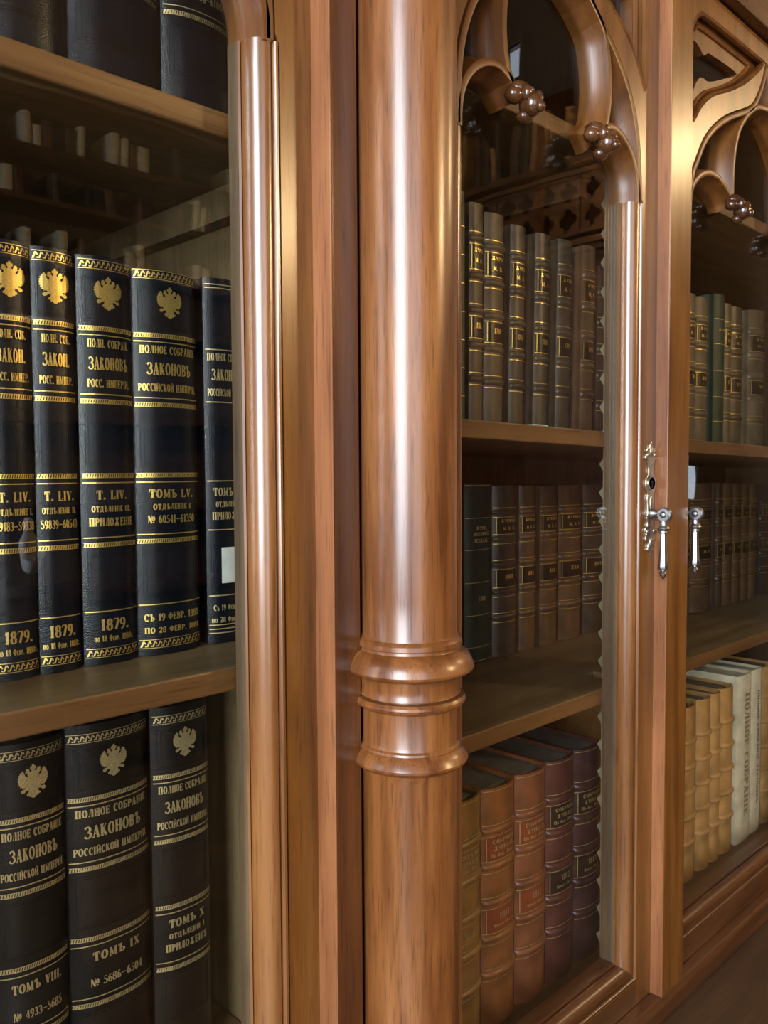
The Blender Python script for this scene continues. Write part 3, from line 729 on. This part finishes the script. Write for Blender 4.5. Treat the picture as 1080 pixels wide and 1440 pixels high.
# turned column on its pilaster, between the two bookcases
CX, CY, CR = 0.4853, 0.4610, 0.0382
cl = thing('column', (0, 0, 0), 'turned walnut column with ring mouldings standing between the two bookcases', 'column')
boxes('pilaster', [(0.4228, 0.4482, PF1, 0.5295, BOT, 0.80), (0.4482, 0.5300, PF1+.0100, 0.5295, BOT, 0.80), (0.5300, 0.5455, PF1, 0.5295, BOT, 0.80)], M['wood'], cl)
boxes('pilaster_lit_edge', [(0.4212, 0.42265, PF1, 0.5295, BOT, 0.80)], M['edge'], cl, bevel=0.0005)['label'] = 'pinkish edge with window light painted in'
bm = bmesh.new()
prof = [(CR, 0.80), (CR, 0.3), (CR, -0.1), (CR, -.1270), (.0386, -.1300), (.0400, -.1312), (.0412, -.1330), (.0414, -.1365), (.0398, -.1372), (.0398, -.1390), (.0402, -.1398), (.0430, -.1410),
        (.0462, -.1440), (.0486, -.1478), (.0502, -.1518), (.0507, -.1545), (.0496, -.1565), (.0462, -.1586), (.0415, -.1600), (.0402, -.1606), (.0394, -.1640), (.0390, -.1690), (.0393, -.1735), (.0400, -.1752),
        (.0372, -.1754), (.0372, -.1766), (.0424, -.1770), (.0438, -.1790), (.0440, -.1808), (.0430, -.1828), (.0404, -.1842), (.0388, -.1846), (CR, -.1860),
        (CR, -.2110), (.0385, -.2138), (.0400, -.2152), (.0404, -.2168), (.0390, -.2174), (.0412, -.2194), (.0438, -.2224), (.0459, -.2266), (.0456, -.2284), (.0438, -.2306), (.0408, -.2320),
        (.0397, -.2324), (.0392, -.2345), (CR, -.2385), (CR, -.45), (CR, -.575), (.042, -.58), (.046, -.59), (.046, -.60), (.042, -.61), (.05, -.62), (.05, BOT-.0335)]
rings = []
for r, z in prof:
    r = r if r == CR else r+.0005
    rings.append([(CX+r*math.cos(2*PI*k/128), CY+r*math.sin(2*PI*k/128), z) for k in range(128)])
loft(bm, rings)
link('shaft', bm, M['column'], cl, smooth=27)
boxes('pilaster_base', [(0.4212, 0.5455, PF1-.0, 0.5290, -0.690, BOT-.001)], M['wood'], cl)

# ledge of the lower cupboards under the bookcases
ld = tag(boxes('cupboard_ledge', [(-0.3, 2.3, 0.30, 0.965, -0.730, -0.6905)], M['ledge'], bevel=0.004), 'dark brown wooden ledge below the bookcases, at the bottom right corner', 'ledge')
cb = thing('cupboard', (1.0, 0.6, FL), 'dark walnut base cupboard carrying the ledge, below the frame', 'cupboard')
boxes('carcass', [(-1.25, 1.25, -0.25, 0.36, 0.0, -0.730-FL-.0005)], M['ledge'], cb)
for k in range(4):
    x = -1.2+k*0.61
    boxes('cupboard_door', [(x, x+.57, -0.268, -0.2502, 0.08, 0.66)], M['wood'], cb, bevel=.003)

# ------------------------------------------------------------------ books
R = random.Random(4)
GL_ROW2 = 'black law volumes on the middle left shelf'
def law(X0, X1, Y, z0, label, group, title, vol, foot=None, cover='navy', h=0.312, ornament=True, style='zig', gm='gilt', plaincap=False, crest=True, pl=None, turn=0.0):
    f = lambda zz: zz+0.149               # heights measured on the second volume from the right, from the shelf
    t = [(title[0], f(.0973), .0062, title[3]), (title[1], f(.0822), .0096, title[4]), (title[2], f(.0672), .0060, title[5])]
    t += [(vol[0], f(-.0178), .0070, vol[3]), (vol[1], f(-.0285), .0046, vol[4])]
    if vol[2]: t.append((vol[2], f(-.0385), .0064, vol[5]))
    lines = [f(.1035), f(.0589), f(-.0085), f(-.0505)]
    rope = [f(.1085), f(.0535), f(-.0030), f(-.0560)]
    if foot:
        lines.append(f(-.1075))
        t += [(foot[0], f(-.1180), foot[2], foot[3]), (foot[1], f(-.1285), .0046, foot[4])]
    orn = [(f(.1565), .0072), (f(-.1395), .0072)] if not plaincap else []
    if plaincap: lines += [f(.1585), f(.1555), f(-.1330), f(-.1365), f(-.1400)]
    return book('law_book', X0, X1, Y, z0, h, 0.25, cover, label, group, sag=0.16, texts=t, lines=lines, rope=rope if not plaincap else [],
         ornament=orn, crest=(f(.1355), .0255) if crest else None, frames=[(f(.1110), f(.1510)), (f(.0010), f(.0500)), (f(-.1050), f(-.0600))], goldmat=gm, paper_label=pl, turn=turn)

Y2 = 0.612; L2 = ZM+0.0004
SHORT = ('ПОЛН. СОБ.', 'ЗАКОН.', 'РОСС. ИМПЕР.', .66, .62, .78)
FULL = ('ПОЛНОЕ СОБРАНІЕ', 'ЗАКОНОВЪ', 'РОССІЙСКОЙ ИМПЕРІИ.', .84, .66, .88)
law(0.2215, 0.2535, Y2, L2, 'black law volume with gilt eagle at the left edge of the middle shelf, marked 59183', GL_ROW2, SHORT, ('Т. LIV.', 'ОТДѢЛЕНІЕ I.', '59183—59838', .70, .80, .86), ('1879.', 'по 18 Февр. 1880г.', .0088, .62, .88))
law(0.2545, 0.2862, Y2+.001, L2, 'slim black law volume with gilt eagle on the middle shelf, marked 59839', GL_ROW2, SHORT, ('Т. LIV.', 'ОТДѢЛЕНІЕ II.', '59839—60540', .70, .80, .86), ('1879.', 'по 18 Февр. 1880г.', .0088, .62, .88))
law(0.2890, 0.3335, Y2, L2, 'black law volume with gilt eagle, lettered Т. LIV. ПРИЛОЖЕНІЕ over 1879', GL_ROW2, ('ПОЛН. СОБРАН.', 'ЗАКОНОВЪ', 'РОСС. ИМПЕРІИ.', .74, .70, .76), ('Т. LIV.', 'ОТДѢЛЕНІЕ III.', 'ПРИЛОЖЕНІЕ', .56, .72, .80), ('1879.', 'по 18 Февр. 1880г.', .0088, .52, .72))
law(0.3345, 0.3935, Y2, L2, 'widest black law volume on the middle shelf, reading ТОМЪ LV, 60541', GL_ROW2, FULL, ('ТОМЪ LV.', 'ОТДѢЛЕНІЕ I', '№ 60541—61350', .68, .58, .72), ('СЪ 19 ФЕВР. 1880', 'ПО 28 ФЕВР. 1881', .0058, .84, .84), h=.309)
law(0.4020, 0.4425, Y2+.004, L2, 'black volume with plain gilt lines and a white paper label, beside the left door frame', GL_ROW2, ('ПОЛНОЕ СОБРАНІЕ', 'ЗАКОНОВЪ', 'РОССІЙСКОЙ ИМПЕРІИ', .9, .74, .9), ('ТОМЪ LV.', 'ОТДѢЛЕНІЕ II', 'ПРИЛОЖЕНІЕ', .76, .66, .80), ('Съ 19 Февр. 1880', 'по 28 Февр. 1881', .0050, .80, .88), plaincap=True, crest=False, pl=(-.009, .016, .052, .083), h=.313, gm='gilt_pale')
Y3 = 0.620; L3 = ZB+0.0004
G3 = 'black law volumes on the bottom left shelf'
law(0.2215, 0.2745, Y3, L3, 'brownish black law volume ТОМЪ VIII with gilt eagle, leftmost on the bottom shelf', G3, FULL, ('ТОМЪ VIII.', '', '№ 4933—5685', .70, .1, .68), cover='black', gm='gilt_pale', h=.314)
law(0.2760, 0.3470, Y3, L3, 'wide brownish black law volume ТОМЪ IX with gilt eagle, middle of the bottom shelf', G3, FULL, ('ТОМЪ IX', '', '№ 5686—6504', .56, .1, .62), cover='black', gm='gilt_pale', h=.316)
law(0.3485, 0.4035, Y3, L3, 'brownish black law volume ТОМЪ X lettered ПРИЛОЖЕНІЯ, rightmost on the bottom shelf', G3, FULL, ('ТОМЪ X', 'ОТДѢЛЕНІЕ I', 'ПРИЛОЖЕНІЯ', .62, .62, .72), cover='black', gm='gilt_pale', h=.316)
G1 = 'black law volumes on the top left shelf'
for X0, X1, lab, no in ((0.2205, 0.2770, 'dark volume at the left edge of the top shelf, only its foot in view', '№ 58000—59182'), (0.2790, 0.3530, 'wide blue black volume in the middle of the top left shelf', '№ 59183—60000'), (0.3550, 0.4190, 'black volume at the right of the top left shelf, its number line in view', '№ 60000—61000')):
    law(X0, X1, 0.592, ZT+.0004, lab, G1, FULL, ('ТОМЪ LIV.', 'ОТДѢЛЕНІЕ I', no, .6, .6, .7), gm='gilt_pale')

# shelf A behind the left tracery door: grey-brown half calf
GA = 'grey brown bindings on the upper shelf behind the left tracery door'
def calf(X0, X1, Y, z0, h, cov, label, group, words, num, lean=0.0, patch='label_dark', gm='gilt', fr=(.157, .325, .48, .635, .79), depth=0.19, **kw):
    b = [h*(1-q) for q in fr]
    pa = [(b[1]+.0078, b[0]-.0078, patch), (b[3]+.0078, b[2]-.0078, patch)] if patch else []
    m1 = (b[0]+b[1])/2; m2 = (b[2]+b[3])/2
    t = [(words[0], m1+.0070, .0042, .62), (words[1], m1-.0040, .0046, .5)]
    if len(words) > 2: t.append((words[2], m1-.0115, .0030, .7))
    t.append((num, m2+.002, .0060, .34))
    return book('book', X0, X1, Y, z0, h, depth, cov, label, group, bands=b, patches=pa, texts=t, lean=lean, goldmat=gm, sag=.17, pages='pages_dark', boards='darkumber', **kw)
book('book', 0.700, 0.7115, 0.590, shelfA(.705)+.0006, .247, .18, 'green', 'thin green book against the column on the upper right shelf', GA, lines=[.03, .06, .09, .12, .15, .18, .21], sag=.2)
rowA = [(.7225,.7465,.2410,'grey',0.004,'pale grey brown binding dated 1785, first beside the thin green book','1785'), (.7500,.7850,.2370,'grey',0.010,'grey brown binding dated 1786, second of the upper row behind the left tracery door','1786'),
        (.7945,.8230,.2330,'taupe',0.020,'taupe binding with dark title labels standing above the scrap of paper on the shelf edge','1787'), (.8430,.8730,.2340,'taupe',0.024,'taupe binding dated 1788, leaning slightly, fourth of the upper row','1788'),
        (.8900,.9215,.2365,'taupe',0.026,'dark taupe binding dated 1789, second from the right in the upper row','1789'), (.9450,.9750,.2400,'umber',0.028,'dark umber binding dated 1797, leaning, next to the toothed rack on the upper shelf','1797')]
for X0, X1, h, cov, ln, lab, n in rowA:
    calf(X0, X1, .592, shelfA((X0+X1)/2)+.001+abs(ln)*(X1-X0)/2, h, cov, lab, GA, ('ЖУРН.', 'М. В.'), n, lean=ln)
book('book', .9950, 1.0230, .600, shelfA(1.0)+.001, .225, .18, 'darkumber', 'nearly black binding behind the toothed rack on the upper shelf', GA, bands=[.19, .15, .115, .08, .04], lean=.02, goldmat='gilt_pale')
sp = bmesh.new()
for (x, y, s) in ((.775, .545, .012), (.786, .548, .009)):
    box(sp, x-s, x+s, y-.006, y+.02, shelfA(x)+.0006, shelfA(x)+.0016)
sc_ = link('paper_scrap', sp, M['label_paper']); tag(sc_, 'small white paper scrap on the upper shelf edge in front of the taupe bindings', 'paper')

# shelf B: green and brown bindings set far back
GB = 'dark bindings on the middle shelf behind the left tracery door'
book('book', .8600, .8785, .735, ZBB+.0006, .252, .17, 'darkumber', 'nearly black spine beside the column on the middle right shelf', GB, lines=[.05, .1, .15, .2], goldmat='gilt_pale')
book('book', .8810, .9385, .728, ZBB+.0006, .247, .18, 'green', 'dark green book with gilt lines beside the column, middle right shelf', GB, lines=[.2445, .200, .1565, .1115, .0665, .0225, .0035], sag=.12,
     texts=[('ЖУРН.', .186, .0050, .42), ('ВОЕННОЙ', .178, .0050, .56), ('ИЗДАН.', .169, .0052, .5), ('1788', .089, .0060, .26)], goldmat='gilt_pale')
rowB = [(.9450,1.0000,.243,'darkumber',.728,'dark umber book with gilt bands, next to the green book on the middle shelf'), (1.0080,1.0480,.242,'umber',.730,'narrow umber book, third from the green one on the middle shelf'), (1.0580,1.1030,.241,'umber',.728,'umber book in the centre of the middle shelf with a gilt framed title'),
        (1.1120,1.1740,.241,'umber',.728,'broad umber book on the middle shelf, last but one before the door stile'), (1.1840,1.2440,.240,'darkumber',.730,'dark book next to the toothed rack on the middle shelf')]
for i, (X0, X1, h, cov, Y, lab) in enumerate(rowB):
    calf(X0, X1, Y, ZBB+.0006, h, cov, lab, GB, words=('ЖУРНАЛЪ', 'М. В. П.'), num='III', depth=.165, patch='label_dark', gm='gilt', fr=(.155, .31, .46, .62, .77))

# floor of the right bay: tall brown calf volumes
GC = 'tall calf volumes on the bottom shelf behind the left tracery door'
rowC = [(.6000,.6660,'tan','tan calf volume almost wholly hidden by the column, bottom shelf','1809',None), (.6680,.7290,'tan','tan calf volume beside the column on the bottom shelf','1810',None), (.7305,.7920,'russet','russet calf volume dated 1811, second from the column on the bottom shelf','1811','label_red'), (.7935,.8545,'chestnut','chestnut calf volume with red title label, between the russet and the maroon ones','1811','label_red'),
        (.8560,.9165,'maroon','maroon calf volume with dark label dated 1812 on the bottom shelf','1812','label_dark'), (.9180,.9790,'plum','dark plum calf volume in the corner beside the toothed rack, bottom shelf','1813','label_dark')]
for X0, X1, cov, lab, n, pa in rowC:
    h = .277
    b = [h*(1-q) for q in (.175, .325, .475, .625, .775)]
    m1 = (b[0]+b[1])/2; m2 = (b[2]+b[3])/2
    pp = [(b[1]+.0078, b[0]-.0078, pa), (b[3]+.0078, b[2]-.0078, pa)] if pa else []
    book('book', X0, X1, .576, FLOORZ+.0006, h, .24, cov, lab, GC, pages='pages', bands=b, patches=pp, lines=[h-.003], sag=.16, band_h=.003, goldmat='gilt_pale',
         texts=[('СОБРАНІЕ', m1+.0078, .0046, .62), ('ЖУРНАЛЪ', m1-.0002, .0052, .56), ('По Выс. Повел.', m1-.0078, .0040, .7), (n, m2+.004, .0075, .30), ('Январь—Мартъ', m2-.006, .0036, .56)])

# shelf A continued behind the right tracery door
GA3 = 'bindings on the upper shelf behind the right tracery door'
rowA3 = [(1.2350,1.2535,.2330,'grey','pale binding just appearing past the meeting post on the upper shelf','1'), (1.2560,1.2870,.2310,'grey','narrow pale grey binding, first whole spine on the upper shelf behind the right tracery door','1'), (1.2895,1.3320,.2310,'grey','broad pale grey binding with gilt bands and dark label on the upper shelf at right','II')]
for X0, X1, h, cov, lab, n in rowA3:
    calf(X0, X1, .600, shelfA((X0+X1)/2)+.001, h, cov, lab, GA3, ('ЖУРН.', 'М. В.'), n)
book('book', 1.3510, 1.3900, .598, shelfA(1.37)+.001, .2450, .19, 'green', 'tall dark green book standing among the pale bindings on the upper shelf at right', GA3, lines=[.205, .165, .122, .08, .04, .004], sag=.15, texts=[('ЖУРН.', .188, .0046, .6)])
rowA3b = [(1.3915,1.4160,.2350,'grey','slim brown binding directly right of the tall green book on the upper shelf','III'), (1.4200,1.4680,.2350,'taupe','grey binding with dark labels, second right of the tall green book','IV'), (1.5060,1.5700,.2430,'grey','pale binding at the right edge of the picture on the upper shelf','V')]
for X0, X1, h, cov, lab, n in rowA3b:
    calf(X0, X1, .600, shelfA((X0+X1)/2)+.0016, h, cov, lab, GA3, ('ЖУРН.', 'М. В.'), n)
GB3 = 'dark bindings on the middle shelf behind the right tracery door'
rowB3 = [(1.4200,1.4790,'umber','brown book mostly behind the hanging handle, middle shelf at right'), (1.4900,1.5740,'umber','broad umber book beside the nickel handle on the middle shelf at right'), (1.5800,1.6070,'darkumber','narrow dark book between the broad umber one and the brown set'), (1.6130,1.6560,'umber','first of the four brown books at the right of the middle shelf'),
         (1.6580,1.6950,'umber','second of the four brown books at the right of the middle shelf'), (1.6970,1.7330,'umber','third of the four brown books at the right of the middle shelf'), (1.7350,1.7700,'umber','fourth of the four brown books at the right of the middle shelf'), (1.8000,1.8500,'navy','blue black book at the far right of the middle shelf')]
for i, (X0, X1, cov, lab) in enumerate(rowB3):
    calf(X0, X1, .692, ZBB+.0006, .240-.001*i, cov, lab, GB3, ('ЖУРНАЛЪ', 'М. В. П.'), 'II', patch='label_dark', fr=(.155, .31, .46, .62, .77))
GC3 = 'vellum bindings on the bottom shelf behind the right tracery door'
rowC3 = [(1.2000,1.2610,.272,'vellum','stout stained vellum volume beside the meeting post on the bottom shelf'), (1.2650,1.3090,.2735,'vellum','second vellum volume from the meeting post, brown stained'), (1.3100,1.3420,.2745,'vellum','thin vellum volume, third from the meeting post on the bottom shelf'), (1.3440,1.3980,.2755,'vellum','vellum volume next to the cream paper wrappers, pale at its foot')]
for X0, X1, h, cov, lab in rowC3:
    book('book', X0, X1, .576, FLOORZ+.0006, h, .24, cov, lab, GC3, pages='pages', bands=[h*.80, h*.655, h*.51, h*.365, h*.22], band_gold=False, sag=.2, band_h=.0036)
wb1 = book('book', 1.4000, 1.4590, .574, FLOORZ+.0006, .287, .26, 'paper', 'cream paper covered volume with brown lettering down its spine', 'cream paper wrappers on the bottom shelf', pages='pages_pale', sag=.06, texts=[], paper_label=None)
wb2 = book('book', 1.4605, 1.5080, .576, FLOORZ+.0006, .287, .26, 'paper', 'cream paper covered volume with small dark print down its spine, beside its twin', 'cream paper wrappers on the bottom shelf', pages='pages_pale', sag=.06)
book('book', 1.5120, 1.5720, .576, FLOORZ+.0006, .283, .24, 'vellum', 'tan vellum volume at the right edge of the picture, beyond the cream wrappers', GC3, bands=[.23, .185, .14, .10, .06], band_gold=False, sag=.2, band_h=.0036)

print_down(wb1, 'ПОЛНОЕ СОБРАНІЕ', .150, .21, .017, 0.004, .059, .06, 'ink_brown')
print_down(wb2, 'ПОЛНОЕ СОБРАНІЕ ЗАКОНОВЪ', .150, .20, .008, 0.002, .0475, .06, 'ink')

# ------------------------------------------------------------------ the room behind the viewer, seen in the panes and in the polish
def pendant(x, y, z, label, r=0.055, p=1.0):
    t = thing('pendant_lamp', (x, y, z), label, 'lamp', 'opal pendant lamps of the reading room')
    bm = bmesh.new(); ball(bm, (0, 0, 0), r, 3, (1, 1, 1.2)); link('lamp_globe', bm, M['lampglass'], t, smooth=True)
    bm = bmesh.new(); lathe(bm, [(.012, r*1.15), (.035, r*1.1), (.04, r*1.3), (.02, r+.075), (.008, r+.095), (.008, CE-z), (.05, CE-z-.03), (.05, CE-z)], 20); link('hanging_rod', bm, M['brass'], t, smooth=40)
    d = bpy.data.lights.new('lamp_light', 'POINT'); d.energy = LAMP_POWER*p; d.color = (1.0, 0.70, 0.36); d.shadow_soft_size = 0.10
    o = bpy.data.objects.new('lamp_light', d); COL.objects.link(o); o.parent = t; o.location = (0, 0, -r*1.2-0.12)
    bm = None
pendant(1.95, -1.47, 1.15, 'opal glass pendant lamp in the reading room, the one nearer the far bookcase', 0.12, 1.15)
pendant(3.40, -0.75, 1.50, 'opal glass pendant lamp in the reading room, the one nearer the gallery bookcase', 0.055, 0.6)

def reading_bookcase(name, label, x0, x1, y0, y1, z1, shelves, axis):
    t = thing(name, (0, 0, 0), label, 'bookcase')
    if axis == 'x':
        boxes('carcass', [(x0, x1, y0, y0+.02, FL, z1), (x0, x0+.03, y0, y1, FL, z1), (x1-.03, x1, y0, y1, FL, z1)], M['back'], t)
        for z in shelves: boxes('shelf', [(x0+.03, x1-.03, y0+.02, y1-.01, z-.025, z)], M['woodx'], t)
        boxes('cornice', [(x0-.04, x1+.04, y0, y1+.04, z1, z1+.10)], M['woodx'], t, bevel=.02)
    return t
reading_bookcase('reading_room_bookcase', 'open walnut bookcase across the room with scattered pale books, seen reflected in the left pane', .55, 3.45, -2.98, -2.70, 1.66, (-1.35, -.95, -.55, -.15, .25, .68, .95, 1.22, 1.45), 'x')
rr = random.Random(11)
GO = 'pale books on the bookcase across the room'
x = 1.45; i = 0
words = ('tall', 'short', 'slim', 'stout', 'worn', 'faded')
for zs in (.9506, 1.2206, 1.4506):
    x = 1.35
    while x < 3.25:
        w = rr.uniform(.03, .065); h = rr.uniform(.09, .155)
        bm = bmesh.new()
        loft(bm, [[(x+w*.5+w*.5*math.cos(a), -2.74+.02*math.sin(a), z) for a in [PI*k/6 for k in range(7)]] + [(x, -2.92, z), (x+w, -2.92, z)] for z in (zs, zs+h)])
        pale = rr.random() < .4
        o = link('pale_book' if pale else 'book', bm, M['paper'] if pale else M[rr.choice(['umber', 'taupe', 'maroon', 'darkumber', 'navy'])], smooth=40)
        tag(o, 'pale spine among the books across the room, mirrored in the left pane' if pale else 'dark spine among the books across the room, mirrored in the left pane', 'book', GO if pale else 'dark books on the bookcase across the room')
        x += w+rr.choice([.003, .003, .05, .12])
# gallery bookcase at right angles to the cabinet: cornice, pierced frieze, books above
gt = thing('gallery_bookcase', (0, 0, 0), 'carved walnut gallery bookcase with pierced frieze, mirrored in the panes of the tracery doors', 'bookcase')
GX, GY0, GY1 = 3.60, -2.95, -0.98
boxes('carcass', [(GX+.02, GX+.36, GY0, GY1, FL, 1.05), (GX+.30, GX+.36, GY0, GY1, 1.05, 2.0)], M['wood'], gt)
boxes('lower_cornice', [(GX-.05, GX+.36, GY0, GY1, 1.075, 1.105), (GX-.02, GX+.36, GY0, GY1, 1.05, 1.075), (GX-.03, GX+.36, GY0, GY1, 1.13, 1.15)], M['frieze'], gt, bevel=.006)
boxes('upper_cornice', [(GX-.07, GX+.36, GY0, GY1, 1.45, 1.485), (GX-.03, GX+.36, GY0, GY1, 1.415, 1.44)], M['frieze'], gt, bevel=.006)
y = GY0
while y+.24 < GY1+.05:
    def quat(cy, cz, r):
        return [(cy+(r*.62*math.cos(a)+r*.5*math.cos(b)), cz+(r*.62*math.sin(a)+r*.5*math.sin(b))) for a, b in [(PI/2*q, PI/2*q-PI/2+PI*k/8) for q in range(4) for k in range(9)]]
    p = fill2d('frieze_panel', [[(y, 1.15), (y+.235, 1.15), (y+.235, 1.415), (y, 1.415)], quat(y+.06, 1.215, .045), quat(y+.06, 1.345, .045), quat(y+.175, 1.215, .045), quat(y+.175, 1.345, .045)], -.012, .012, M['frieze'], gt)
    for v in p.data.vertices: v.co = (GX+.01+v.co.y, v.co.x, v.co.z)
    p.data.flip_normals()
    y += .245
boxes('stile', [(GX-.02, GX+.03, GY0+.49*k, GY0+.49*k+.03, 1.105, 1.45) for k in range(5)], M['carved'], gt)
y = -2.85
while y < -1.06:
    w = rr.uniform(.03, .06); h = rr.uniform(.22, .36)
    bm = bmesh.new()
    loft(bm, [[(GX+.08-.015*math.sin(a), y+w*.5-w*.5*math.cos(a), z) for a in [PI*k/6 for k in range(7)]] + [(GX+.26, y+w, z), (GX+.26, y, z)] for z in (1.4856, 1.4856+h)])
    pale = rr.random() < .35
    o = link('pale_book' if pale else 'book', bm, M['vellum'] if pale else M[rr.choice(['russet', 'umber', 'chestnut', 'taupe'])], smooth=40)
    tag(o, 'vellum spine on the gallery above the frieze, mirrored in the tracery door pane' if pale else 'brown spine on the gallery above the frieze, mirrored in the tracery door pane', 'book', 'vellum books on the gallery' if pale else 'brown books on the gallery')
    y += w+rr.choice([.002, .002, .06])
# white statuette on a pedestal
pd = thing('pedestal', (.90, -1.20, FL), 'dark wooden pedestal carrying the white statuette', 'pedestal')
bm = bmesh.new(); lathe(bm, [(.15, 0), (.15, .06), (.12, .09), (.10, .14), (.08, 1.06), (.09, 1.12), (.11, 1.14), (.11, 1.1675)], 32); link('shaft', bm, M['ledge'], pd, smooth=35)
stv = [(0,0,.02), (0,0,.10), (0,.005,.17), (0,.005,.215), (0,0,.245), (-.045,0,.165), (-.062,-.02,.115), (-.01,-.05,.105), (.045,0,.165), (.065,-.015,.11), (.015,-.05,.085), (0,-.005,.275)]
ste = [(0,1),(1,2),(2,3),(3,4),(2,5),(5,6),(6,7),(2,8),(8,9),(9,10),(4,11)]
strad = [.050,.048,.046,.016,.024,.020,.016,.011,.020,.016,.011,.026]
me = bpy.data.meshes.new('figure'); me.from_pydata(stv, ste, []); me.materials.append(M['marble'])
so_ = bpy.data.objects.new('statuette', me); COL.objects.link(so_); so_.location = (.90, -1.20, FL+1.1678); so_.rotation_euler = (0, 0, PI-.5); so_.scale = (.58, .58, .58)
md = so_.modifiers.new('skin', 'SKIN')
for v, r in zip(me.skin_vertices[0].data, strad): v.radius = (r, r*.85)
me.skin_vertices[0].data[0].use_root = True
md2 = so_.modifiers.new('sub', 'SUBSURF'); md2.levels = 2; md2.render_levels = 2
tag(so_, 'white half figure statuette with folded arms, mirrored over the spine numbered 59183', 'statuette')

# ------------------------------------------------------------------ raise everything to eye height
for o in list(SC.objects):
    if o.parent is None and o.type not in ('CAMERA', 'LIGHT'):
        o.location.z += H
